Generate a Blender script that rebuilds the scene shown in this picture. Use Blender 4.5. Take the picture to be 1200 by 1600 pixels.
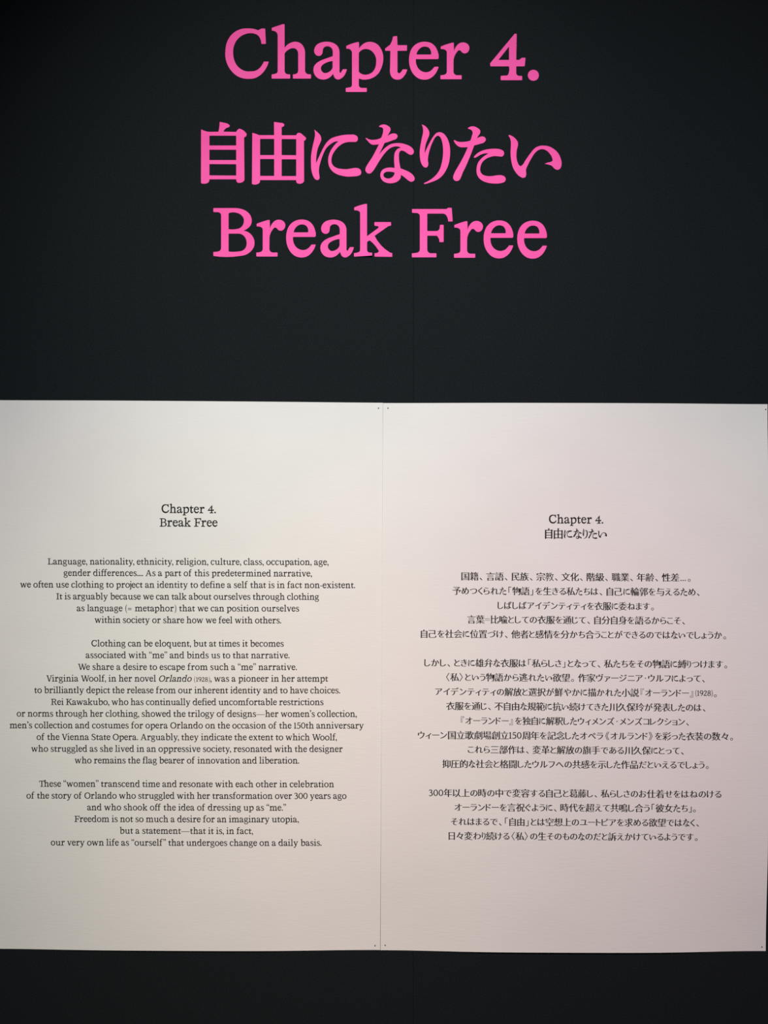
import bpy, math, random
from mathutils import Vector
from mathutils.geometry import tessellate_polygon

for o in list(bpy.data.objects):
    bpy.data.objects.remove(o)
scene = bpy.context.scene
COL = scene.collection
PI = math.pi

# ---------------------------------------------------------------- camera
EYE = 1.60            # height of the lens, metres
DIST = 1.156          # distance from the wall
cd = bpy.data.cameras.new('camera')
cd.sensor_fit = 'VERTICAL'
cd.sensor_height = 36
cd.lens = 36 * DIST / 1.6
cd.clip_start = 0.01
cam = bpy.data.objects.new('camera', cd)
cam.location = (0, -DIST, EYE)
cam.rotation_euler = (PI / 2, 0, 0)
COL.objects.link(cam)
scene.camera = cam

# ---------------------------------------------------------------- world and lamps
w = bpy.data.worlds.new('world')
scene.world = w
w.use_nodes = True
w.node_tree.nodes['Background'].inputs[0].default_value = (0.8, 0.85, 1.0, 1)
w.node_tree.nodes['Background'].inputs[1].default_value = 0.004


def spot(name, loc, aim, power, size, blend, color, radius=0.04):
    l = bpy.data.lights.new(name, 'SPOT')
    l.energy = power
    l.spot_size = math.radians(size)
    l.spot_blend = blend
    l.color = color
    l.shadow_soft_size = radius
    o = bpy.data.objects.new(name, l)
    o.location = loc
    d = Vector(aim) - Vector(loc)
    o.rotation_euler = d.to_track_quat('-Z', 'Y').to_euler()
    COL.objects.link(o)
    return o


# unseen spots above and behind the visitor, fitted to the light on the wall
LAMP = 0.96
for lx, ly, aim, size, rgb in [
        (-0.15, -2.05, (0.2, 1.3), 70, (195.9, 194.0, 197.0)),      # wide wash
        (-0.11, -2.05, (-0.1, 1.1), 30, (22, 27, 14)),
        (-0.19, -2.05, (-0.1, 2.1), 30, (51, 50.3, 43.2)),          # on the heading
        (0.75, -2.10, (0.2, 1.1), 30, (75.2, 31, 35)),              # rose-tinted, added to turn the right side pinkish
        (-0.15, -2.12, (-0.4, 1.1), 30, (50, 40.5, 29.7))]:         # warm fill, added in place of floor bounce
    m = max(rgb)
    spot('fitted_spot', (lx, ly, 2.85), (aim[0], 0, aim[1]), m * LAMP, size, 1.0, [q / m for q in rgb])

scene.view_settings.view_transform = 'Standard'
scene.view_settings.look = 'None'
scene.view_settings.exposure = 0.0
scene.view_settings.gamma = 1.0
scene.view_settings.use_curve_mapping = False


# ---------------------------------------------------------------- helpers
def tag(o, label=None, cat=None, group=None, kind=None):
    if label: o['label'] = label
    if cat: o['category'] = cat
    if group: o['group'] = group
    if kind: o['kind'] = kind
    return o


def mesh_obj(name, verts, faces, mat, parent=None, smooth=False):
    me = bpy.data.meshes.new(name)
    me.from_pydata(verts, [], faces)
    me.update()
    if smooth:
        for p in me.polygons: p.use_smooth = True
    me.materials.append(mat)
    o = bpy.data.objects.new(name, me)
    COL.objects.link(o)
    o.parent = parent
    return o


def box(x0, x1, y0, y1, z0, z1):
    v = [(x, y, z) for x in (x0, x1) for y in (y0, y1) for z in (z0, z1)]
    f = [(0, 1, 3, 2), (4, 6, 7, 5), (0, 4, 5, 1), (2, 3, 7, 6), (0, 2, 6, 4), (1, 5, 7, 3)]
    return v, f


def px(x): return (x - 600) / 1000.0        # millimetres on the wall to metres
def pz(y): return EYE + (800 - y) / 1000.0


def material(name, color, rough=0.6, spec=0.5):
    m = bpy.data.materials.new(name)
    m.use_nodes = True
    b = m.node_tree.nodes['Principled BSDF']
    b.inputs['Base Color'].default_value = (*color, 1)
    b.inputs['Roughness'].default_value = rough
    b.inputs['Specular IOR Level'].default_value = spec
    return m


def noise_mix(m, scale, lo, hi, detail=3, bump=0.0, dist=0.001, bump_scale=None, rot=0):
    """object-space noise that mixes two colours and drives a fine bump"""
    nt = m.node_tree
    b = nt.nodes['Principled BSDF']
    tc = nt.nodes.new('ShaderNodeTexCoord')
    mp = nt.nodes.new('ShaderNodeMapping')
    mp.inputs['Scale'].default_value = scale
    n = nt.nodes.new('ShaderNodeTexNoise')
    n.inputs['Scale'].default_value = 1
    n.inputs['Detail'].default_value = detail
    r = nt.nodes.new('ShaderNodeValToRGB')
    r.color_ramp.elements[0].color = (*lo, 1)
    r.color_ramp.elements[1].color = (*hi, 1)
    r.color_ramp.elements[0].position = 0.3
    r.color_ramp.elements[1].position = 0.7
    L = nt.links.new
    L(tc.outputs['Object'], mp.inputs[0]); L(mp.outputs[0], n.inputs['Vector'])
    L(n.outputs[0], r.inputs[0]); L(r.outputs[0], b.inputs['Base Color'])
    if bump:
        mp2 = nt.nodes.new('ShaderNodeMapping')
        mp2.inputs['Scale'].default_value = bump_scale or scale
        n2 = nt.nodes.new('ShaderNodeTexNoise')
        n2.inputs['Scale'].default_value = 1
        n2.inputs['Detail'].default_value = 4
        bp = nt.nodes.new('ShaderNodeBump')
        bp.inputs['Strength'].default_value = bump
        bp.inputs['Distance'].default_value = dist
        L(tc.outputs['Object'], mp2.inputs[0]); L(mp2.outputs[0], n2.inputs['Vector'])
        L(n2.outputs[0], bp.inputs['Height']); L(bp.outputs[0], b.inputs['Normal'])


M_WALL = material('black_matte_panel', (0.02, 0.022, 0.024), 0.9, 0.12)
noise_mix(M_WALL, (420, 420, 420), (0.0068, 0.0092, 0.0105), (0.0116, 0.0154, 0.0176), 4, 0.5, 0.0008, (500, 500, 500))
M_GAP = material('dark_joint', (0.002, 0.002, 0.002), 1, 0)
M_PAPER = material('ivory_paper', (0.84, 0.83, 0.80), 0.75, 0.2)
noise_mix(M_PAPER, (9, 9, 14), (0.815, 0.81, 0.785), (0.835, 0.83, 0.805), 2, 0.26, 0.0006, (75, 75, 400))
M_INK = material('black_ink', (0.012, 0.011, 0.012), 0.7, 0.2)
M_PINK = material('hot_pink_vinyl', (0.98, 0.115, 0.44), 0.6, 0.1)
noise_mix(M_PINK, (14, 14, 14), (0.975, 0.095, 0.41), (0.995, 0.12, 0.45), 2)
M_NAIL = material('dark_steel', (0.03, 0.028, 0.028), 0.45, 0.5)
M_FLOOR = material('grey_floor', (0.20, 0.17, 0.16), 0.7, 0.3)
noise_mix(M_FLOOR, (6, 6, 6), (0.18, 0.155, 0.145), (0.22, 0.19, 0.18), 4)
M_CEIL = material('black_ceiling', (0.01, 0.01, 0.01), 0.9, 0.2)

# ---------------------------------------------------------------- structure
v, f = box(-2.6, 2.6, 0.0205, 0.12, 0, 3.1)
wall = tag(mesh_obj('wall_back', v, f, M_GAP), 'matte black gallery wall of tall panels', kind='structure')
seams = [-0.865, 0.0455, 0.956]
edges = [-2.6, -1.775] + seams + [1.866, 2.6]
for a, b in zip(edges[:-1], edges[1:]):
    g = 0.00013
    x0 = a + (g if a > -2.5 else 0); x1 = b - (g if b < 2.5 else 0)
    c = 0.0004                                   # eased long edges
    vs = []
    for z in (0.0, 3.1):
        t = 0.0009 * (z / 3.1)                   # the joint leans very slightly
        vs += [(x0 + t, 0.0204, z), (x0 + t, c, z), (x0 + t + c * .4, 0, z), (x1 + t - c * .4, 0, z), (x1 + t, c, z), (x1 + t, 0.0204, z)]
    fs = [(i, i + 1, i + 7, i + 6) for i in range(5)] + [(5, 0, 6, 11), (5, 4, 3, 2, 1, 0), (6, 7, 8, 9, 10, 11)]
    mesh_obj('wall_panel', vs, fs, M_WALL, wall)
v, f = box(-2.6, 2.6, -3.2, 0.12, -0.1, 0)
tag(mesh_obj('floor', v, f, M_FLOOR), 'plain grey gallery floor', kind='structure')
v, f = box(-2.6, 2.6, -3.2, 0.12, 3.1, 3.2)
tag(mesh_obj('ceiling', v, f, M_CEIL), 'black gallery ceiling', kind='structure')


# ---------------------------------------------------------------- outline tracing
def contour(s, rnd=5.0, step=4):
    """points 'x,y'; suffix ! is a corner, suffix | is reached by a straight line"""
    P, C, Ln = [], [], []
    for t in s.split():
        c = '!' in t; l = '|' in t
        x, y = t.replace('!', '').replace('|', '').split(',')
        P.append(Vector((float(x), float(y)))); C.append(c); Ln.append(l)
    n = len(P)
    straight = [Ln[(i + 1) % n] or (C[i] and C[(i + 1) % n]) for i in range(n)]
    T = []
    for i in range(n):
        a, b, c = P[i - 1], P[i], P[(i + 1) % n]
        d1, d2 = b - a, c - b
        if C[i]: T.append(None)
        elif straight[i - 1]: T.append(d1.normalized())
        elif straight[i]: T.append(d2.normalized())
        else:
            l1, l2 = max(d1.length, 1e-6), max(d2.length, 1e-6)
            T.append((d1 / l1 * l2 + d2 / l2 * l1).normalized())
    out = []
    for i in range(n):
        a, b = P[i], P[(i + 1) % n]
        if C[i]:
            out.append((a, True))
        else:
            out.append((a, False))
        if straight[i]: continue
        L = (b - a).length
        ta, tb = T[i], T[(i + 1) % n]
        if ta is None and tb is None: continue
        if ta is None: ta = ((b - a) * 2 / L - tb).normalized()
        if tb is None: tb = ((b - a) * 2 / L - ta).normalized()
        for k in range(1, step):
            u = k / step
            h00 = 2 * u**3 - 3 * u**2 + 1; h10 = u**3 - 2 * u**2 + u
            h01 = -2 * u**3 + 3 * u**2; h11 = u**3 - u**2
            out.append((a * h00 + ta * L * h10 + b * h01 + tb * L * h11, False))
    res = []
    m = len(out)
    for i in range(m):
        p, c = out[i]
        if not c or rnd <= 0:
            res.append(p); continue
        a = out[i - 1][0]; b = out[(i + 1) % m][0]
        r1 = min(rnd, (a - p).length * .45); r2 = min(rnd, (b - p).length * .45)
        q1 = p + (a - p).normalized() * r1; q2 = p + (b - p).normalized() * r2
        res += [q1, (q1 + q2) * .25 + p * .5, q2]
    return [(p.x, p.y) for p in res]


def tess(loops):
    """triangulate an outline with holes -> points, triangles"""
    pts = [q for l in loops for q in l]
    tr = tessellate_polygon([[Vector((x, y, 0)) for x, y in l] for l in loops])
    return pts, [tuple(t) for t in tr]


# --- the large letters, traced from their paper templates: (outline loops, origin x, baseline, units per mm, sheet origin)
CAPC = ["595,120! 605,312! 548,312! 535,250 505,205 455,182 410,178 350,188 280,225 225,290 198,370 195,430 205,500 235,570 290,625 350,652 410,655 480,645 530,610 560,570 580,533! 640,533! 620,590 580,655 530,705 470,738 400,748 320,742 240,710 170,645 120,560 97,460 98,400 115,300 160,215 220,160 300,125 380,118 450,124 508,142! 548,120!"]
NARCH = "815,400! 838,360! 870,325 920,295 980,285 1030,300 1070,340 1092,400 1093,460 1093,645| 1105,675 1135,692! 1168,692! 1168,745! 942,745! 942,692! 975,688 1000,672 1008,640 1008,440| 1000,400 975,372 935,365 885,385 838,430! 815,450!"
HH = ["838,65! 838,360! 870,325 920,295 980,285 1030,300 1070,340 1092,400 1093,460 1093,645| 1105,675 1135,692! 1168,692! 1168,745! 942,745! 942,692! 975,688 1000,672 1008,640 1008,440| 1000,400 975,372 935,365 885,385 838,430! 838,640| 845,672 875,692! 908,692! 908,745! 676,745! 676,692! 710,688 745,672 752,640 752,210| 745,180 725,158 680,148! 676,112! 812,66!"]
AA = ["497,628! 485,665 465,705 430,740 385,757 350,742 330,705 322,685! 300,715 250,748 195,757 130,737 90,690 78,630 88,590 115,555 165,522 235,495 320,465! 320,415| 305,365 265,342 225,347 200,370 194,400 190,430 170,455 140,462 105,445 88,410 95,360 130,315 190,290 260,285 325,300 375,335 400,385 404,430 404,640| 406,665 416,674 428,658 445,628!",
      "318,525! 318,610! 295,645 250,672 215,676 185,655 171,622 180,588 215,558 260,538"]
PP = ["648,290! 648,370! 685,325 740,292 800,287 870,312 920,370 948,450 950,520 930,605 890,680 820,735 740,757 690,757 645,742! 645,825| 655,850 690,862! 745,862! 745,912! 482,912! 482,862! 515,858 550,848 560,820 560,420| 550,395 530,378 490,374! 488,338! 560,308 630,289!",
      "645,425! 680,390 730,375 780,385 830,425 860,490 862,540 850,610 815,665 770,690 720,697 680,687 645,660!"]
TT = ["164,213! 168,328! 288,328! 286,398! 168,398! 168,635| 172,668 190,679 210,665 232,630! 290,630! 280,665 250,715 215,748 170,759 120,747 88,712 75,660 76,600 80,398! 14,398! 14,370! 50,342 75,322 90,296 112,220!"]
EE = ["683,597! 660,655 615,715 560,750 500,759 430,742 370,692 330,620 313,530 320,440 350,365 400,315 460,290 520,285 590,302 640,345 672,410 683,470 678,497 658,502! 398,502! 402,560 430,620 475,655 530,666 580,650 608,625 630,597!",
      "405,445! 588,445! 585,400 560,360 520,346 480,350 435,382"]
RR = ["872,296! 875,405! 900,345 940,305 990,293 1040,310 1066,350 1062,390 1040,420 1005,431 978,420 955,396 935,392 908,418 875,485 869,520 868,650| 875,682 905,703! 970,703! 970,753! 705,753! 705,703! 740,700 775,685 785,655 785,430| 780,400 755,382 710,378! 708,345! 780,318 850,297!"]
FOUR = ["618,186! 612,512! 650,512! 680,485! 728,485! 718,592! 612,592! 612,675| 625,702 655,712! 686,712! 686,765! 418,765! 418,712! 455,708 505,702 520,668 522,592! 290,592! 285,555! 592,185!",
        "522,345! 522,512! 390,512!"]
DOT = ["826,773 777,753 757,704 777,655 826,635 875,655 895,704 875,753"]
BB = ["68,203! 330,203| 400,210 470,235 525,285 547,345 537,410 495,458 440,485! 500,502 550,545 580,610 577,680 537,742 470,787 400,801 68,801! 68,750! 110,748 150,735 165,695 165,300| 158,272 130,255! 68,252!",
      "258,268! 290,258 350,260 410,285 445,330 450,370 430,425 395,455 350,466 258,466!", "258,522! 380,522| 440,542 475,590 484,640 470,700 430,735 375,746 258,746!"]
KK = ["828,151! 828,555! 968,452! 973,438 955,428! 920,422! 920,378! 1128,378! 1128,422! 1095,428! 922,550! 1105,752 1125,763! 1143,763! 1143,812! 922,812! 922,765! 960,760 975,740 965,722 860,605! 828,625! 828,715| 835,745 860,762! 892,762! 892,804! 665,810! 665,765! 705,760 735,745 742,715 742,270| 735,248 715,236 668,232! 668,195! 740,168 805,151!"]
FF = ["190,215! 620,215! 640,200! 686,200! 698,370! 642,370! 632,320 610,285 580,272! 380,272! 380,490! 490,490| 520,480 535,455! 540,412! 585,412! 585,628! 532,628! 525,585 500,548! 380,548! 380,720| 390,750 420,768! 495,768! 495,818! 188,818! 188,768! 230,765 275,750 288,720 288,310| 280,280 250,265! 190,262!"]
JI = ["172,268! 240,298 315,315! 495,315! 512,240 518,130! 600,145 680,170 712,200! 695,225 645,245 590,312! 830,318! 850,285 885,258 930,270 1000,320 1028,360! 1015,395 978,422! 985,1215! 960,1250 900,1272 850,1262 832,1205! 325,1205! 322,1245 290,1275 220,1287 180,1280 170,1262!",
      "328,388! 830,388! 830,572! 328,572!", "328,650! 830,652! 830,845! 328,845!", "328,920! 830,922! 830,1135! 328,1132!"]
YUU = ["112,335! 170,350 240,378! 522,378! 518,130! 620,145 695,160 712,180! 700,210 662,225! 662,380! 938,380! 955,345 1000,335 1060,375 1120,430! 1105,470 1080,485! 1082,1240! 1060,1270 1000,1288 950,1275 935,1220! 255,1220! 250,1265 200,1298 150,1305 105,1292!",
       "258,448! 522,448! 522,752! 258,752!", "662,450! 935,452! 935,755! 662,752!", "258,825! 522,825! 522,1142! 258,1142!", "662,830! 935,830! 935,1145! 662,1145!"]
NI = ["192,275! 250,320 310,390 325,460 305,520 265,610 240,720 228,830 228,905! 262,825 320,700 370,600 430,510 510,440 620,400 740,375 860,368 950,372 1000,405 1010,450 995,490 950,505 880,505| 820,508 740,530 650,590 580,670 530,760 515,840 520,900 550,950 620,995 700,1010 800,1015 900,1000 980,992 1040,1010 1072,1060 1065,1110 1020,1138 930,1150 820,1155 720,1140 620,1110 530,1050 475,970 455,880 460,780 500,670 560,580 645,493! 580,500 500,545 420,620 350,760 310,880 285,980 280,1060 290,1150 290,1190 260,1218 220,1210 180,1160 145,1060 132,900 135,750 160,600 195,450 208,370"]
NA = ["385,215! 430,185 480,178 540,195 602,260 600,290 575,340 540,400! 600,360 670,345 720,365 735,400 710,445 640,475 490,525! 460,590 420,670 385,745! 430,690 520,600 600,550 700,528 800,530 900,555 980,595 1030,650 1038,700 1010,740 970,745 920,720 860,680 820,668 785,675 765,710 760,790 770,900 790,1000! 880,1035 970,1080 1040,1150 1055,1195 1030,1240 980,1250 940,1230 880,1180 795,1120! 790,1180 740,1240 650,1275 570,1278 480,1250 425,1190 412,1110 440,1040 500,1000 580,985 680,995! 672,900 670,800 685,700 730,640 800,612! 740,590 680,590 600,620 500,710 400,850 320,980 265,1060 220,1095 180,1095 135,1050 135,1000 170,930 260,790 330,660 385,550! 330,555 260,555 210,525 170,480 130,435! 150,430! 210,460 300,465 425,430! 450,370 465,290 460,250 430,230 390,225!",
      "470,1110 510,1070 590,1062 680,1080! 665,1130 620,1175 570,1190 500,1175 472,1145"]
RI = ["285,178! 340,200 400,260 430,330 425,380 390,470 360,560 345,650 342,722! 380,630 430,530 500,410 570,335 620,322 690,345 750,410 795,510 818,640 815,780 790,920 740,1040 670,1140 580,1210 460,1260 340,1295! 325,1278! 440,1220 540,1140 610,1050 655,930 680,800 688,680 680,560 660,470 630,410 590,388 550,410 500,490 450,610 415,740 402,850 410,920 400,960 370,985 330,975 285,920 255,800 250,680 265,560 290,430 312,320 308,240"]
TA = ["370,250! 410,222 470,213 540,235 605,300 600,340 560,400 540,440! 600,410 650,402 695,425 708,465 680,510 600,540 490,570! 450,680 390,830 330,970 280,1070 240,1170 210,1220 165,1238 115,1220 95,1170 110,1110 180,980 270,820 370,603! 300,605 230,603 170,570 105,475! 125,470! 190,500 280,505 420,480! 445,400 460,320 440,285 380,262!"]
TA2 = ["480,790! 560,710 650,665 760,640 880,632 980,645 1040,680 1050,730 1020,775 950,775 870,770 780,790 700,830 640,890 608,970 605,1050 640,1110 710,1140 820,1145 920,1130 1000,1130 1060,1155 1082,1200 1065,1245 1000,1275 880,1285 770,1275 660,1240 580,1180 540,1100 535,1000 560,900 620,820 700,755 760,720! 680,722 600,750 540,785 500,805!"]
II = ["110,385! 125,372! 190,400 250,450 290,520 290,570 270,650 262,740 265,820 285,890 315,945 340,958 370,940 430,850 530,710 610,620 690,582 790,575 880,592 960,635 1040,710 1090,810 1108,900 1095,980 1060,1020 1010,1025 970,1000 920,950 860,930 790,916! 850,890! 900,880 935,860 930,800 890,730 830,670 750,640 690,650 620,700 550,800 480,930 440,1030 445,1110 430,1160 390,1178 330,1155 260,1090 200,990 165,860 152,700 158,560 150,460"]


def loops_of(strs, rnd=5):
    return [contour(s, rnd) for s in strs]


# ---------------------------------------------------------------- large pink letters
def big_letter(groups, ox, oy, k, name, label, group, lift=None):
    """groups of loops in template units -> one thin solid letter on the wall"""
    V, F = [], []
    TH = 0.0006
    for strs in groups:
        loops = loops_of(strs, 7)
        pts, tr = tess(loops)
        b = len(V); n = len(pts)
        world = [(px(ox + x / k), pz(oy + y / k)) for x, y in pts]
        V += [(x, -TH, z) for x, z in world] + [(x, -0.00002, z) for x, z in world]
        for t in tr:
            (ax, az), (bx_, bz), (cx, cz) = (world[i] for i in t)
            s = (bx_ - ax) * (cz - az) - (cx - ax) * (bz - az)
            t = t if s > 0 else t[::-1]
            F.append(tuple(b + i for i in t)); F.append(tuple(b + n + i for i in t[::-1]))
        o = 0
        for l in loops:
            m = len(l)
            for i in range(m):
                j = (i + 1) % m
                F.append((b + o + i, b + o + j, b + n + o + j, b + n + o + i))
            o += m
    if lift:
        V = [(x, y - lift(x, z), z) for x, y, z in V]
    ob = mesh_obj(name, V, F, M_PINK)
    # origin at the letter's centre
    xs = [p[0] for p in V]; zs = [p[2] for p in V]
    c = Vector(((min(xs) + max(xs)) / 2, 0, (min(zs) + max(zs)) / 2))
    for vv in ob.data.vertices: vv.co -= c
    ob.location = c
    import bmesh
    bm = bmesh.new(); bm.from_mesh(ob.data); bmesh.ops.recalc_face_normals(bm, faces=bm.faces); bm.to_mesh(ob.data); bm.free()
    return tag(ob, label, 'letter', group)


G1, G2, G3 = 'pink letters of the line Chapter 4', 'pink Japanese characters of the middle heading line', 'pink letters of the line Break Free'
for strs, ox, name, lab in [
        (CAPC, 340, 'letter', 'large pink capital C starting the word Chapter'),
        (HH, 340, 'letter', 'large pink letter h after the capital C of Chapter'),
        (AA, 480, 'letter', 'large pink letter a between h and p in Chapter'),
        (PP, 480, 'letter', 'large pink letter p with descender in Chapter'),
        (TT, 600, 'letter', 'large pink letter t between p and e in Chapter'),
        (EE, 600, 'letter', 'large pink letter e before the last r of Chapter'),
        (RR, 600, 'letter', 'large pink letter r ending the word Chapter'),
        (FOUR, 730, 'numeral', 'large pink numeral 4 in the top heading line'),
        (DOT, 730, 'full_stop', 'round pink full stop after the large numeral 4')]:
    big_letter([strs], ox, 30, 8, name, lab, G1)
for gs, ox, lab in [
        ([JI], 300, 'large pink kanji 自, boxed with three inner windows, first in its line'),
        ([YUU], 385, 'large pink kanji 由 with a centre upright crossing the box'),
        ([NI], 475, 'large pink hiragana に after the two boxy kanji'),
        ([NA], 560, 'large pink hiragana な with a small loop at its foot'),
        ([RI], 635, 'large pink hiragana り with a long curved tail'),
        ([TA, TA2], 700, 'large pink hiragana た between り and い'),
        ([II], 785, 'large pink hiragana い ending the Japanese heading line')]:
    big_letter(gs, ox, 180, 12, 'japanese_character', lab, G2)


def k_lift(x, z):
    # the foot of the k has peeled a few millimetres off the wall
    zz = pz(300 + 745 / 8) - z
    u = max(0.0, min(1.0, zz / 0.008))
    s = max(0.0, 1 - max(0.0, (x - px(470 + 895 / 8)) / 0.004))
    t = max(0.0, min(1.0, (x - px(470 + 655 / 8)) / 0.028))
    return 0.0032 * u * s * t * t


for strs, ox, lab, oy, lf in [
        (BB, 325, 'large pink capital B starting the word Break', 300, None),
        (RR, 312.5, 'large pink letter r after the capital B of Break', 306.9, None),
        (EE, 408.1, 'large pink letter e between r and a in Break', 307.7, None),
        (AA, 490.9, 'large pink letter a between e and k in Break', 307.9, None),
        (KK, 470, 'large pink letter k with a peeling foot in Break', 300, k_lift),
        (FF, 620, 'large pink capital F starting the word Free', 300, None),
        (RR, 621.2, 'large pink letter r after the capital F of Free', 308.8, None),
        (EE, 716.5, 'large pink letter e, the first of two in Free', 309.1, None),
        (EE, 769, 'large pink letter e ending the word Free', 309.5, None)]:
    big_letter([strs], ox, oy, 8, 'letter', lab, G3, lf)


# ---------------------------------------------------------------- small serif alphabet (y up, baseline 0, x-height 450)
def flip(loop, ox, base): return [(x - ox, base - y) for x, y in loop]


def heavier(loops, e=5):
    out = []
    for k, l in enumerate(loops):
        A = sum(l[i - 1][0] * l[i][1] - l[i][0] * l[i - 1][1] for i in range(len(l)))
        sg = (1 if A > 0 else -1) * (1 if k == 0 else -1)
        q = []
        for i in range(len(l)):
            a, p, b = l[i - 1], l[i], l[(i + 1) % len(l)]
            n = Vector((0, 0))
            for u, v_ in ((a, p), (p, b)):
                d = Vector((v_[0] - u[0], v_[1] - u[1]))
                if d.length: d.normalize()
                n += Vector((d.y, -d.x))
            if n.length: n.normalize()
            q.append((p[0] + n.x * e * sg, p[1] + n.y * e * sg))
        out.append(q)
    return out


def loop_area(l): return sum(l[i - 1][0] * l[i][1] - l[i][0] * l[i - 1][1] for i in range(len(l))) / 2


def traced(strs, ox, base, e=5):
    raw = [flip(l, ox, base) for l in (contour(s, 4, 2) for s in strs)]
    for k in (e, e * .6, e * .3, 0):
        ls = heavier(raw, k) if k else raw
        g = tess(ls)
        want = abs(loop_area(ls[0])) - sum(abs(loop_area(h)) for h in ls[1:])
        got = sum(abs(loop_area([g[0][i] for i in t])) for t in g[1])
        if abs(got - want) < 0.01 * want: break
    else: print('outline', strs[0][:12], want, got)
    return g


def tri_fan(poly):
    return tess([poly])


def rect(x0, x1, y0, y1):
    x0 -= 4; x1 += 4; y0 -= 3; y1 += 3
    return [(x0, y0), (x1, y0), (x1, y1), (x0, y1)], [(0, 1, 2), (0, 2, 3)]


def disc(cx, cy, r, n=12):
    return [(cx, cy)] + [(cx + r * math.cos(2 * PI * i / n), cy + r * math.sin(2 * PI * i / n)) for i in range(n)], [(0, 1 + i, 1 + (i + 1) % n) for i in range(n)]


def stroke(s, closed=False, sub=3):
    """centre line 'x,y,w ...' with the pen's width at each point"""
    P = [tuple(float(q) for q in t.split(',')) for t in s.split()] if isinstance(s, str) else s
    P = [(a, b, c + 9) for a, b, c in P]
    n = len(P)
    if n > 2:
        Q = []
        for i in range(n if closed else n - 1):
            p0 = P[(i - 1) % n] if closed or i > 0 else P[i]
            p1, p2 = P[i], P[(i + 1) % n]
            p3 = P[(i + 2) % n] if closed or i + 2 < n else p2
            for k in range(sub):
                u = k / sub
                Q.append(tuple(.5 * (2 * b + (c - a) * u + (2 * a - 5 * b + 4 * c - d) * u * u + (3 * b - a - 3 * c + d) * u**3) for a, b, c, d in zip(p0, p1, p2, p3)))
        if not closed: Q.append(P[-1])
    else: Q = P
    m = len(Q)
    pts, tr = [], []
    for i in range(m):
        a = Q[i - 1] if closed or i > 0 else Q[i]
        b = Q[(i + 1) % m] if closed or i + 1 < m else Q[i]
        dx, dy = b[0] - a[0], b[1] - a[1]
        l = math.hypot(dx, dy) or 1
        nx, ny = -dy / l * Q[i][2] / 2, dx / l * Q[i][2] / 2
        pts += [(Q[i][0] + nx, Q[i][1] + ny), (Q[i][0] - nx, Q[i][1] - ny)]
    for i in range(m if closed else m - 1):
        j = (i + 1) % m
        tr += [(2 * i, 2 * i + 1, 2 * j + 1), (2 * i, 2 * j + 1, 2 * j)]
    return pts, tr


def ring(cx, cy, rx, ry, wv, wh, n=20):
    return stroke([(cx + rx * math.cos(2 * PI * i / n), cy + ry * math.sin(2 * PI * i / n), wh + (wv - wh) * abs(math.cos(2 * PI * i / n))**1.2) for i in range(n)], True, 1)


def join(*parts):
    pts, tr = [], []
    for p, t in parts:
        b = len(pts)
        pts += p; tr += [tuple(b + i for i in q) for q in t]
    return pts, tr


def move(g, dx=0, dy=0, sx=1, sy=1): return [(x * sx + dx, y * sy + dy) for x, y in g[0]], g[1]


def flag(x, y): return tri_fan([(x + 43, y), (x + 20, y), (x - 119, y - 47), (x - 119, y - 83), (x - 65, y - 92), (x - 43, y - 140), (x + 43, y - 140)])


def stem(x, y0, y1, fl=True, foot='both', w=43):
    ps = [rect(x - w, x + w, y0, y1 - (20 if fl else 0))]
    if fl: ps.append(flag(x, y1))
    if foot in ('both', 'right'):
        a = x - w if foot == 'right' else x - 116
        ps.append(rect(a, x + 114, y0, y0 + 52))
        ps.append(tri_fan([(x + w, y0 + 50), (x + w + 28, y0 + 50), (x + w, y0 + 95)]))
        if foot == 'both': ps.append(tri_fan([(x - w, y0 + 50), (x - w - 28, y0 + 50), (x - w, y0 + 95)]))
    return join(*ps)


ARCH = tess(heavier([flip(contour(NARCH, 3, 2), 676, 745)]))
PB = ["630,392! 648,370! 685,325 740,292 800,287 870,312 920,370 948,450 950,520 930,605 890,680 820,735 740,757 690,757 645,742! 630,742!",
      PP[1]]
BOWL = tess(heavier([flip(contour(s, 2, 2), 482, 745) for s in PB]))       # right-hand bowl, stem centred at 121
BOWLM = move(BOWL, 470, 0, -1)                                    # mirrored, stem centred at 349
CAPH = 600


def capstem(x, top=True, foot=True):
    ps = [rect(x - 47, x + 47, 0, CAPH)]
    for ok, y in ((foot, 0), (top, CAPH - 50)):
        if ok: ps.append(rect(x - 145, x + 145, y, y + 50))
    return join(*ps)


G = {}
G['C'] = traced(CAPC, 97, 745)
G['h'] = join(stem(119, 0, 680), ARCH)
G['a'] = traced(AA, 78, 745)
G['p'] = join(stem(121, -167, 456), BOWL)
G['t'] = join(traced(TT, 14, 750, 0), rect(66, 154, 100, 420), rect(10, 272, 354, 422))
G['e'] = traced(EE, 313, 750)
G['r'] = traced(RR, 705, 753)
G['4'] = traced(FOUR, 285, 765)
G['.'] = disc(60, 56, 62)
G['B'] = traced(BB, 68, 800, 0)
G['k'] = traced(KK, 665, 810)
G['F'] = traced(FF, 188, 818)
G['n'] = join(stem(119, 0, 456), ARCH)
G['m'] = join(stem(119, 0, 456), ARCH, move(ARCH, 256))
G['i'] = join(stem(119, 0, 456), disc(112, 612, 56))
G['l'] = stem(119, 0, 680)
G['u'] = join(rect(76, 162, 130, 420), flag(119, 450), stroke("119,170,86 128,85,84 190,32,66 265,38,56 330,85,52 375,140,44"), stem(385, 0, 450, True, 'right'))
G['b'] = join(stem(121, 0, 680, True, 'none'), BOWL)
G['d'] = join(stem(349, 0, 680, True, 'right'), BOWLM)
G['q'] = join(stem(349, -167, 430, False), BOWLM)
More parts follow.
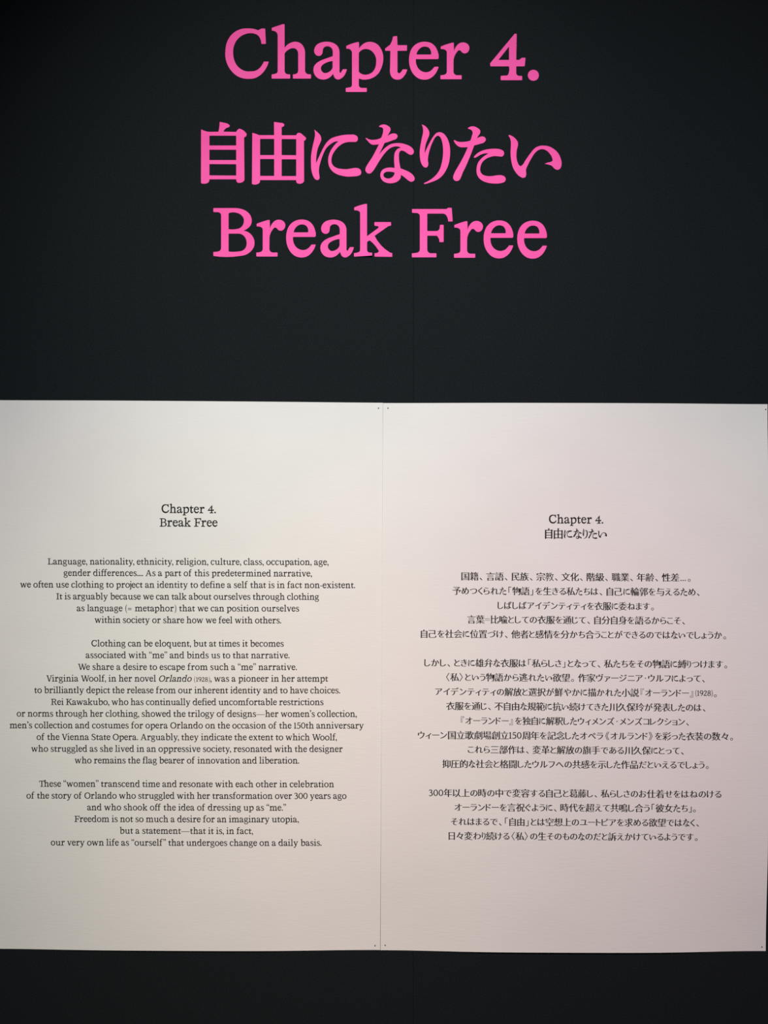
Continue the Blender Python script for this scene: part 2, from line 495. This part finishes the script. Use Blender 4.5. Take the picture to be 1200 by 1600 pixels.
G['c'] = join(stroke("318,330,92 325,380,92 290,425,60 215,435,54 120,400,76 66,310,86 58,220,88 85,105,86 160,32,74 235,25,66 310,70,58 350,128,44"))
G['o'] = ring(218, 226, 175, 203, 88, 60)
G['g'] = join(ring(198, 300, 130, 122, 78, 56), stroke("280,395,40 350,425,52 410,425,56"), stroke("118,205,40 80,150,44 95,100,58 170,75,66 280,68,74 370,25,72 385,-50,66 320,-130,58 200,-150,54 85,-120,60 55,-50,58 95,15,46 150,62,40"))
G['j'] = join(rect(76, 162, -20, 430), flag(119, 456), stroke("119,0,86 115,-80,82 80,-140,66 10,-165,56"), disc(112, 612, 56))
G['f'] = join(stem(119, 0, 480, False), stroke("119,440,86 122,530,84 160,610,70 225,650,58 280,640,56 305,600,76"), rect(15, 270, 392, 448))
G['s'] = join(stroke("312,330,40 305,395,44 230,430,52 130,415,64 82,345,78 130,272,82 235,215,84 310,145,80 295,60,68 190,20,54 90,35,46 52,80,42 45,140,40"))
G['v'] = join(stroke("85,440,92 225,5,84"), stroke("375,440,54 230,5,60"), rect(5, 178, 402, 450), rect(300, 455, 402, 450))
G['w'] = join(stroke("85,440,90 205,5,84"), stroke("335,445,52 210,5,58"), stroke("330,445,90 455,5,84"), stroke("585,440,52 460,5,58"), rect(5, 172, 402, 450), rect(510, 665, 402, 450))
G['y'] = join(stroke("85,440,92 235,15,84"), stroke("385,440,54 250,40,58 185,-90,62 120,-150,70 40,-145,84"), rect(5, 178, 402, 450), rect(310, 465, 402, 450))
G['x'] = join(stroke("95,430,92 355,20,92"), stroke("345,430,52 85,20,52"), rect(10, 180, 402, 450), rect(270, 430, 402, 450), rect(0, 160, 0, 50), rect(265, 445, 0, 50))
G['L'] = join(capstem(145), rect(145, 500, 0, 55), tri_fan([(440, 50), (450, 190), (505, 190), (505, 50)]))
G['I'] = capstem(145)
G['A'] = join(stroke("300,600,96 500,25,94"), stroke("290,600,56 85,25,56"), rect(160, 430, 180, 232), rect(0, 185, 0, 50), rect(395, 610, 0, 50))
G['W'] = join(stroke("100,585,94 270,5,90"), stroke("440,585,56 280,5,60"), stroke("425,585,94 590,5,90"), stroke("750,585,56 600,5,60"), rect(5, 205, 550, 600), rect(350, 500, 550, 600), rect(665, 840, 550, 600))
G['V'] = join(stroke("100,585,94 285,5,92"), stroke("480,585,56 300,5,60"), rect(5, 205, 550, 600), rect(390, 575, 550, 600))
G['O'] = ring(300, 300, 250, 282, 96, 60, 24)
G['R'] = join(capstem(145), stroke("145,575,50 330,572,56 430,535,78 465,450,94 430,360,80 330,312,56 145,305,50"), stroke("330,320,80 490,30,94"), rect(440, 590, 0, 50))
G['K'] = join(capstem(145), stroke("185,265,56 470,575,56"), stroke("290,370,90 510,30,94"), rect(390, 590, 550, 600), rect(430, 630, 0, 50))
G['S'] = join(stroke("385,450,46 370,530,50 290,578,56 180,572,66 95,490,92 130,390,92 240,325,92 360,260,92 410,160,94 350,60,74 230,20,58 110,45,52 62,100,48 55,180,46"))
G['T'] = join(capstem(275, False), rect(20, 530, 545, 600), tri_fan([(20, 600), (20, 420), (70, 420), (90, 560)]), tri_fan([(530, 600), (530, 420), (480, 420), (460, 560)]))
G['1'] = join(stem(119, 0, 590), )
G['5'] = join(rect(115, 385, 520, 590), stroke("140,570,54 118,320,50"), stroke("118,320,46 230,365,60 340,310,86 375,200,92 330,70,80 210,18,62 110,35,66 60,90,70"))
G['0'] = ring(220, 295, 172, 268, 88, 54)
G['9'] = join(ring(205, 405, 150, 165, 86, 54), stroke("350,420,86 345,260,86 270,100,66 130,15,50"))
G['2'] = join(stroke("75,420,84 100,510,64 190,560,58 290,530,80 325,430,92 270,300,74 150,150,56 60,45,50"), rect(40, 390, 0, 78))
G['8'] = join(ring(210, 435, 125, 128, 76, 54), ring(210, 155, 152, 140, 84, 54))
G['3'] = join(stroke("65,470,70 110,545,58 200,565,58 295,510,84 300,420,84 240,340,62 160,312,50"), stroke("160,312,50 270,300,66 350,220,90 345,110,88 250,25,64 130,18,62 60,75,70"))
G[','] = join(disc(70, 56, 62), stroke("112,50,50 105,-30,44 45,-105,24"))
G['\u2019'] = move(G[','], 0, 560)
G['\u201d'] = join(move(G[','], 0, 560, .85), move(G[','], 155, 560, .85))
G['\u201c'] = move(G['\u201d'], 260, 1130, -1, -1)
G['-'] = rect(20, 230, 185, 240)
G['\u2014'] = rect(0, 830, 200, 238)
G['='] = join(rect(20, 380, 270, 318), rect(20, 380, 130, 178))
G['('] = stroke("170,660,26 90,520,46 52,260,58 90,0,46 170,-150,26")
G[')'] = move(G['('], 220, 0, -1)
BOX = {c: (min(p[0] for p in g[0]), max(p[0] for p in g[0])) for c, g in G.items()}
KERN = {'ff': -95, 'fi': -75, 'fl': -70, 'ft': -80, 'Th': -75, 'We': -90, 'Wo': -90, 'Vi': -60, 'f,': -60, 'fe': -45, 'fr': -35, 'fo': -45, 'fa': -45, 'oj': -60, 'ju': 0, 'Ka': -40, 'Aw': -40, 'Fr': -30, 'y,': -60, 'r,': -50, 'w,': -40, 've': -22, 'wo': -20, 'we': -20,
        'yo': -20, 'aw': -30, 'ry': -15, 'av': -30, 'ay': -30, 'ov': -20, 'ow': -20, 'ap': -30, 'ai': -22, 'at': -25, 'an': -24, 'ar': -24, 'ak': -28, 'am': -24, 'as': -12, 'al': -22, 'ti': -8}


def text_latin(s, size, italic=None):
    """layout with natural spacing; returns list of (glyph, x, is_gap_after)"""
    items, x, gaps = [], 0.0, 0
    prev = ''
    k = 1.0
    sl = 0.0
    for i, c in enumerate(s):
        if c == '{': k = 0.76; continue          # small figures
        if c == '}': k = 1.0; continue
        if c == '[': sl = 0.22; continue         # italic
        if c == ']': sl = 0.0; continue
        if c == '~':
            x += 42; continue
        if c == ' ':
            x += 205; prev = ' '; gaps += 1
            continue
        x += KERN.get(prev + c, 0)
        b0, b1 = BOX[c]
        items.append((G[c], x - b0 * k, gaps, k, sl))
        x += (b1 - b0) * k
        prev = c
        x += 30; gaps += 1
    return items, x - 30, gaps - 1


def latin_line(s, x0, x1, y0, y1, scale):
    items, wid, gaps = text_latin(s, scale)
    extra = ((x1 - x0) / scale - wid) / max(gaps, 1)
    V, T = [], []
    for g, gx, ng, k, sl in items:
        b = len(V)
        for ux, uy in g[0]:
            X = (gx + ng * extra + ux * k + sl * uy) * scale
            Y = y0 + (y1 - y0) * X / (x1 - x0) - uy * k * scale
            V.append((x0 + X, Y))
        T += [tuple(b + i for i in t) for t in g[1]]
    return V, T


# ---------------------------------------------------------------- small Japanese glyphs
LINES_JP = [
    ("国籍、言語、民族、宗教、文化、階級、職業、年齢、性差…。", 720.8, 1079, 900.3, 902.5),
    ("予めつくられた「物語」を生きる私たちは、自己に輪郭を与えるため、", 707, 1093, 923, 925),
    ("しばしばアイデンティティを衣服に委ねます。", 777.5, 1021.5, 945.8, 947.5),
    ("言葉＝比喩としての衣服を通じて、自分自身を語るからこそ、", 730, 1070, 967.8, 969.7),
    ("自己を社会に位置づけ、他者と感情を分かち合うことができるのではないでしょうか。", 657.5, 1134.5, 990.3, 992.5),
    ("しかし、ときに雄弁な衣服は「私らしさ」となって、私たちをその物語に縛りつけます。", 663, 1136, 1035.5, 1038),
    ("〈私〉という物語から逃れたい欲望。作家ヴァージニア・ウルフによって、", 697, 1101, 1058, 1060),
    ("アイデンティティの解放と選択が鮮やかに描かれた小説『オーランドー』(1928)。", 680, 1119.5, 1080.5, 1083),
    ("衣服を通じ、不自由な規範に抗い続けてきた川久保玲が発表したのは、", 697, 1102, 1103, 1105.5),
    ("『オーランドー』を独自に解釈したウィメンズ・メンズコレクション、", 720, 1076, 1126, 1127.5),
    ("ウィーン国立歌劇場創立150周年を記念したオペラ《オルランド》を彩った衣装の数々。", 653, 1145, 1148.5, 1150.5),
    ("これら三部作は、変革と解放の旗手である川久保にとって、", 731, 1068, 1171, 1172.8),
    ("抑圧的な社会と格闘したウルフへの共感を示した作品だといえるでしょう。", 691, 1107, 1193.5, 1195),
    ("300年以上の時の中で変容する自己と葛藤し、私らしさのお仕着せをはねのける", 670, 1127, 1238.7, 1240.8),
    ("オーランドーを言祝ぐように、時代を超えて共鳴し合う「彼女たち」。", 710, 1087, 1261.2, 1262.8),
    ("それはまるで、「自由」とは空想上のユートピアを求める欲望ではなく、", 704.5, 1092, 1283.7, 1285.5),
    ("日々変わり続ける〈私〉の生そのものなのだと訴えかけているようです。", 701, 1090, 1306, 1307.8)]
chars = sorted(set(''.join(l[0] for l in LINES_JP)) - set('0123456789()…・'))
JG = {}
tmp = []
for c in chars:
    cu = bpy.data.curves.new('glyph', 'FONT')
    cu.body = c
    cu.size = 1
    ob = bpy.data.objects.new('glyph', cu)
    COL.objects.link(ob)
    tmp.append((c, ob))
bpy.context.view_layer.update()
dg = bpy.context.evaluated_depsgraph_get()


def bez_loop(sp, n=3):
    pts = []
    bp = sp.bezier_points
    m = len(bp)
    for i in range(m):
        a, b = bp[i], bp[(i + 1) % m]
        p0, p1, p2, p3 = a.co, a.handle_right, b.handle_left, b.co
        pts.append((p0.x, p0.y))
        d = p3 - p0
        L = d.length or 1e-9
        flat = abs((p1 - p0).cross(d).length / L) + abs((p2 - p0).cross(d).length / L)
        if flat > 0.004:
            for k in range(1, n):
                t = k / n
                q = p0 * (1 - t)**3 + p1 * 3 * t * (1 - t)**2 + p2 * 3 * t * t * (1 - t) + p3 * t**3
                pts.append((q.x, q.y))
    out = []
    for p in pts:
        if not out or abs(p[0] - out[-1][0]) + abs(p[1] - out[-1][1]) > 1e-4: out.append(p)
    if len(out) > 1 and abs(out[0][0] - out[-1][0]) + abs(out[0][1] - out[-1][1]) < 1e-4: out.pop()
    return out


def contrast(loop, ax, ay):
    """brush weight: uprights heavier, level strokes lighter"""
    out = []
    m = len(loop)
    for i in range(m):
        a, p, b = loop[i - 1], loop[i], loop[(i + 1) % m]
        n = Vector((0, 0))
        for q, r in ((a, p), (p, b)):
            d = Vector((r[0] - q[0], r[1] - q[1]))
            if d.length > 0: d.normalize()
            n += Vector((d.y, -d.x))
        if n.length > 0:
            n.x = max(-1, min(1, n.x)); n.y = max(-1, min(1, n.y))
        out.append((p[0] - n.x * ax * OUT, p[1] - n.y * ay * OUT))
    return out


OUT = 1


def within(p, l):
    c = False
    for i in range(len(l)):
        (ax, ay), (bx_, by) = l[i - 1], l[i]
        if (ay > p[1]) != (by > p[1]) and p[0] < (bx_ - ax) * (p[1] - ay) / (by - ay) + ax: c = not c
    return c


for c, ob in tmp:
    cu = ob.to_curve(dg)
    loops = [bez_loop(sp) for sp in cu.splines]
    loops = [l for l in loops if len(l) > 2]
    def area(l): return sum(l[i - 1][0] * l[i][1] - l[i][0] * l[i - 1][1] for i in range(len(l))) / 2
    big = max(loops, key=lambda l: abs(area(l)))
    OUT = -1 if area(big) > 0 else 1
    thin = c in '「」『』〈〉《》。、'
    raw = loops
    def build(loops):
        outers = [l for l in loops if area(l) * area(big) > 0]
        inners = [l for l in loops if area(l) * area(big) <= 0]
        fam = {i: [l] for i, l in enumerate(outers)}
        for h in inners:
            inside = [i for i, l in enumerate(outers) if within(h[0], l) and abs(area(l)) > abs(area(h))]
            if inside:
                fam[min(inside, key=lambda i: abs(area(outers[i])))].append(h)
        bad = False
        parts = []
        for f_ in fam.values():
            g = tess([[(x * 1000, y * 1000) for x, y in l] for l in f_])
            want = abs(area(f_[0])) - sum(abs(area(h)) for h in f_[1:])
            got = sum(abs((g[0][b][0] - g[0][a][0]) * (g[0][c_][1] - g[0][a][1]) - (g[0][c_][0] - g[0][a][0]) * (g[0][b][1] - g[0][a][1])) / 2 for a, b, c_ in g[1]) / 1e6
            if abs(got - want) > 0.03 * want + 2e-5: bad = True
            parts.append(([(x / 1000, y / 1000) for x, y in g[0]], g[1]))
        return join(*parts), bad
    for q_ in (1.0, 0.8, 0.6, 0.35, 0.0):
        JG[c], bad = build([contrast(l, (0.005 if thin else 0.024) * q_, (0.0 if thin else -0.006) * q_) for l in raw])
        if not bad: break
    if bad: print('glyph', c)
    ob.to_curve_clear()
for c, ob in tmp:
    cu = ob.data
    bpy.data.objects.remove(ob)
    bpy.data.curves.remove(cu)
KCY = 0.38      # em-box centre of the kanji above the baseline
small = {'に': [NI], 'な': [NA], 'り': [RI], 'た': [TA, TA2], 'い': [II]}
for c, gs in small.items():
    old = JG[c][0]
    ow = (min(p[0] for p in old), max(p[0] for p in old)); oh = (min(p[1] for p in old), max(p[1] for p in old))
    parts = join(*[tess([[(x, -y) for x, y in contour(s, 6, 2)] for s in g]) for g in gs])
    n = parts[0]
    nh = (min(p[1] for p in n), max(p[1] for p in n)); nw = (min(p[0] for p in n), max(p[0] for p in n))
    s = 1 / 1190.0
    cx = (nw[0] + nw[1]) / 2
    JG[c] = ([((x - cx) * s + .5, (y + 742) * s + KCY) for x, y in n], parts[1])

for c in '0123456789()':
    if c in G: JG[c] = ([(x * .00118, y * .00118 + 0.035) for x, y in G[c][0]], G[c][1])
JG['…'] = join(*[disc(.12 + .23 * i, .07, .07, 8) for i in range(3)])
JG['・'] = disc(.5, .38, .065, 8)
EM = 14.3


def is_kanji(c): return '\u4e00' <= c <= '\u9fff' or c == '々'


def jp_line(s, x0, x1, y0, y1):
    lay, x = [], 0.0
    for i, c in enumerate(s):
        g = JG[c]
        b0 = min(p[0] for p in g[0]); b1 = max(p[0] for p in g[0])
        w_ = b1 - b0
        k = 1.0
        if is_kanji(c):
            adv = 0.97 if c not in '自由己日' else w_ + .14
            off = (adv - w_) / 2 - b0
        elif c in '、。':
            adv = w_ + .50; off = .10 - b0
            if c == '。': adv = w_ + .55
            if i + 1 < len(s) and s[i + 1] in '「':
                adv -= .2
        elif c in '「『〈《':
            adv = w_ + .26; off = .17 - b0
        elif c in '」』〉》':
            adv = w_ + .26; off = .05 - b0
            if i + 1 < len(s) and s[i + 1] in '。': adv -= .16
        elif c in '0123456789()':
            k = .84 if '(1928)' in s else 1.0
            adv = (w_ + .055) * k; off = .02 - b0 * k
        elif c in '・': adv = .5; off = .25 - .5
        elif c == '＝': k = .72; adv = w_ * k + .08; off = .04 - b0 * k
        elif c == '…': adv = .8; off = .1 - b0
        else:
            k = .94
            adv = w_ * k + .085; off = .045 - b0 * k
        lay.append((g, x + off, k, w_))
        x += adv
    g0, xx0, k0, _ = lay[0]; g1, xx1, k1, _ = lay[-1]
    L0 = xx0 + min(p[0] for p in g0[0]) * k0; L1 = xx1 + max(p[0] for p in g1[0]) * k1
    r = (x1 - x0) / (L1 - L0)
    r_g = min(max(r / EM, .93), 1.05) * EM
    V, T = [], []
    for g, gx, k, w_ in lay:
        b = len(V)
        mid = min(p[0] for p in g[0]) * k
        for ux, uy in g[0]:
            X = (gx + mid - L0) * r + (ux * k - mid) * r_g
            Y = y0 + (y1 - y0) * X / (x1 - x0) - ((uy - KCY) * k * EM)
            V.append((x0 + X, Y))
        T += [tuple(b + i for i in t) for t in g[1]]
    return V, T, r


# ---------------------------------------------------------------- printed sheets


def sheet_h(x, z, cor):
    BULGE = 0.0040 if cor[0][0] < -0.1 else 0.0062
    """how far the paper stands off the wall; it is pinned at its corners only"""
    d2 = min(((x - a)**2 + (z - b)**2) for a, b in cor)
    u = 1 - math.exp(-d2 / (0.12**2))
    ripple = 0.00035 * math.sin(x * 9 + z * 3) + 0.00025 * math.sin(z * 13 - x * 4)
    return 0.0012 + (BULGE + ripple) * u


def sheet(name, label, tl, tr_, br, bl, inset, gapcurve):
    cor = [(tl[0] + inset, tl[1] - inset), (tr_[0] - inset, tr_[1] - inset), (br[0] - inset, br[1] + inset), (bl[0] + inset, bl[1] + inset)]
    NX, NZ = 48, 68
    V, F = [], []
    TH = 0.0004
    for side in (1, 0):
        for j in range(NZ + 1):
            t = j / NZ
            for i in range(NX + 1):
                s = i / NX
                x = (tl[0] * (1 - s) + tr_[0] * s) * (1 - t) + (bl[0] * (1 - s) + br[0] * s) * t
                z = (tl[1] * (1 - s) + tr_[1] * s) * (1 - t) + (bl[1] * (1 - s) + br[1] * s) * t
                x += gapcurve(s, t)
                V.append((x, -sheet_h(x, z, cor) - TH * side, z))
    n = (NX + 1) * (NZ + 1)
    def q(i, j): return j * (NX + 1) + i
    for j in range(NZ):
        for i in range(NX):
            a, b, c, d = q(i, j), q(i + 1, j), q(i + 1, j + 1), q(i, j + 1)
            F.append((a, d, c, b)); F.append((n + a, n + b, n + c, n + d))
    rim = [q(i, 0) for i in range(NX)] + [q(NX, j) for j in range(NZ)] + [q(i, NZ) for i in range(NX, 0, -1)] + [q(0, j) for j in range(NZ, 0, -1)]
    m = len(rim)
    b0 = len(V)
    V += [V[r_] for r_ in rim] + [V[n + r_] for r_ in rim]
    for i in range(m):
        j = (i + 1) % m
        F.append((b0 + i, b0 + j, b0 + m + j, b0 + m + i))
    o = mesh_obj(name, V, F, M_PAPER)
    for p in o.data.polygons[:2 * NX * NZ]: p.use_smooth = True
    tag(o, label, 'text panel', 'printed text sheets pinned side by side')
    return o, cor, TH





def add_text(o, cor, TH, V, T):
    vs = []
    K = 1 - (0.0055 if cor[0][0] < -0.1 else 0.0077) / DIST     # the print sits this much nearer the eye than the wall
    for x, y in V:
        X = px(x) * K; Z = EYE + (800 - y) / 1000.0 * K
        vs.append((X, -sheet_h(X, Z, cor) - TH - 0.00012, Z))
    fs = []
    for t in T:
        (ax, _, az), (bx_, _, bz), (cx, _, cz) = (vs[i] for i in t)
        s = (bx_ - ax) * (cz - az) - (cx - ax) * (bz - az)
        if abs(s) < 1e-13: continue
        fs.append(t if s > 0 else t[::-1])
    return mesh_obj('text_line', vs, fs, M_INK, o)


def c2(x, y): return (px(x), pz(y))


def close_left(s, t): return 0.00020 * s * math.sin(PI * t)          # edges meet half way down
def close_right(s, t): return -0.00016 * (1 - s) * math.sin(PI * t) + 0.0005 * s * math.sin(PI * t)


E1, E1c, TH = sheet('text_sheet', 'white sheet with centred English text, left of the centre joint', c2(-9, 625.5), c2(598.15, 629.6), c2(594.0, 1483.4), c2(-9, 1481.5), 0.008, close_left)
J1, J1c, _ = sheet('text_sheet', 'white sheet with centred Japanese text, right of the centre joint', c2(598.40, 630), c2(1198.4, 631.8), c2(1195.6, 1485.0), c2(594.55, 1483.7), 0.008, close_right)

BS = 0.0160
TS = 0.0217
add_text(E1, E1c, TH, *latin_line("Chapter 4.", 252.5, 337.5, 801.5, 802, TS))
add_text(E1, E1c, TH, *latin_line("Break Free", 249.5, 340, 822.7, 823, TS))
LINES_EN = [
    ("Language, nationality, ethnicity, religion, culture, class, occupation, age,", 74.5, 513.5, 882, 883),
    ("gender differences.... As a part of this predetermined narrative,", 99.5, 487.5, 899.8, 900.8),
    ("we often use clothing to project an identity to define a self that is in fact non-existent.", 31.5, 555, 918, 919),
    ("It is arguably because we can talk about ourselves through clothing", 88, 498.5, 936.5, 937.3),
    ("as language ~(~= ~~metaphor~) ~that we can position ourselves", 120, 467.5, 955, 955.5),
    ("within society or share how we feel with others.", 148, 439.5, 973.2, 974),
    ("Clothing can be eloquent, but at times it becomes", 143, 443.5, 1010, 1010.4),
    ("associated with \u201cme\u201d and binds us to that narrative.", 134, 452.5, 1028.3, 1028.6),
    ("We share a desire to escape from such a \u201cme\u201d narrative.", 122, 464, 1046.7, 1047),
    ("Virginia Woolf, in her novel [Orlando]~ {(~1928~)}, was a pioneer in her attempt", 72.5, 512.5, 1064.8, 1065.2),
    ("to brilliantly depict the release from our inherent identity and to have choices.", 53.5, 531.5, 1083, 1083.5),
    ("Rei Kawakubo, who has continually defied uncomfortable restrictions", 79.5, 505.5, 1101.5, 1101.8),
    ("or norms through her clothing, showed the trilogy of designs\u2014her women\u2019s collection,", 26, 557.5, 1119.7, 1120.3),
    ("men\u2019s collection and costumes for opera Orlando on the occasion of the 150th anniversary", 15, 568.5, 1138, 1138.5),
    ("of the Vienna State Opera. Arguably, they indicate the extent to which Woolf,", 57, 526.5, 1156.3, 1156.7),
    ("who struggled as she lived in an oppressive society, resonated with the designer", 48.5, 535.5, 1174.7, 1175),
    ("who remains the flag bearer of innovation and liberation.", 116.5, 467.5, 1192.8, 1193),
    ("These \u201cwomen\u201d transcend time and resonate with each other in celebration", 61, 522, 1229.5, 1230),
    ("of the story of Orlando who struggled with her transformation over 300 years ago", 41, 541.5, 1248, 1248.2),
    ("and who shook off the idea of dressing up as \u201cme.\u201d", 136, 447, 1266.2, 1266.5),
    ("Freedom is not so much a desire for an imaginary utopia,", 116, 467, 1284.5, 1284.7),
    ("but a statement\u2014that it is, in fact,", 187, 395.5, 1302.7, 1303),
    ("our very own life as \u201courself\u201d that undergoes change on a daily basis.", 79, 502.5, 1321.3, 1321.5)]
for s, x0, x1, y0, y1 in LINES_EN:
    add_text(E1, E1c, TH, *latin_line(s, x0, x1, y0, y1, BS))

add_text(J1, J1c, TH, *latin_line("Chapter 4.", 857.5, 942.5, 817.8, 818.2, TS))
tl_pts, tl_tr = [], []
for gs, ox in (([JI], 300), ([YUU], 385), ([NI], 475), ([NA], 560), ([RI], 635), ([TA, TA2], 700), ([II], 785)):
    for g in gs:
        p, t = tess([contour(s, 4, 3) for s in g])
        b = len(tl_pts)
        tl_pts += [(851.3 + (ox + x / 12 - 314) * 0.1722, 834 + (y / 12 + 180 - 241) * 0.1722) for x, y in p]
        tl_tr += [tuple(b + i for i in q) for q in t]
add_text(J1, J1c, TH, tl_pts, tl_tr)
for s, x0, x1, y0, y1 in LINES_JP:
    V, T, r = jp_line(s, x0, x1, y0, y1)
    print('JP', round(r, 2), s[:8])
    add_text(J1, J1c, TH, V, T)


# ---------------------------------------------------------------- nails that hold the sheets
def nail(x, y, cor, label):
    X, Z = px(x), pz(y)
    r = 0.00105
    h = sheet_h(X, Z, cor) + TH
    prof = [(0.0, -h - 0.0009), (r * .55, -h - 0.0008), (r * .9, -h - 0.0005), (r, -h - 0.0002), (r, -h + 0.00005), (0.0004, -h + 0.0001), (0.0004, 0.004)]
    n = 12
    V, F = [(0, prof[0][1], 0)], []
    for rr, yy in prof[1:]:
        V += [(rr * math.cos(2 * PI * i / n), yy, rr * math.sin(2 * PI * i / n)) for i in range(n)]
    for i in range(n): F.append((0, 1 + i, 1 + (i + 1) % n))
    for k in range(len(prof) - 2):
        for i in range(n):
            j = (i + 1) % n
            F.append((1 + k * n + i, 1 + (k + 1) * n + i, 1 + (k + 1) * n + j, 1 + k * n + j))
    o = mesh_obj('nail', V, F, M_NAIL, None, True)
    o.location = (X, 0, Z)
    return tag(o, label, 'nail', 'small dark nails holding the text sheets')


nail(591.4, 638, E1c, 'small dark nail at top right corner of the English sheet')
nail(586, 1476.5, E1c, 'small dark nail at bottom right corner of the English sheet')
nail(606.2, 638, J1c, 'small dark nail at top left corner of the Japanese sheet')
nail(601.8, 1476, J1c, 'small dark nail at bottom left corner of the Japanese sheet')
nail(1195.6, 640, J1c, 'small dark nail at top right corner of the Japanese sheet')
nail(1189.6, 1478.6, J1c, 'small dark nail at bottom right corner of the Japanese sheet')
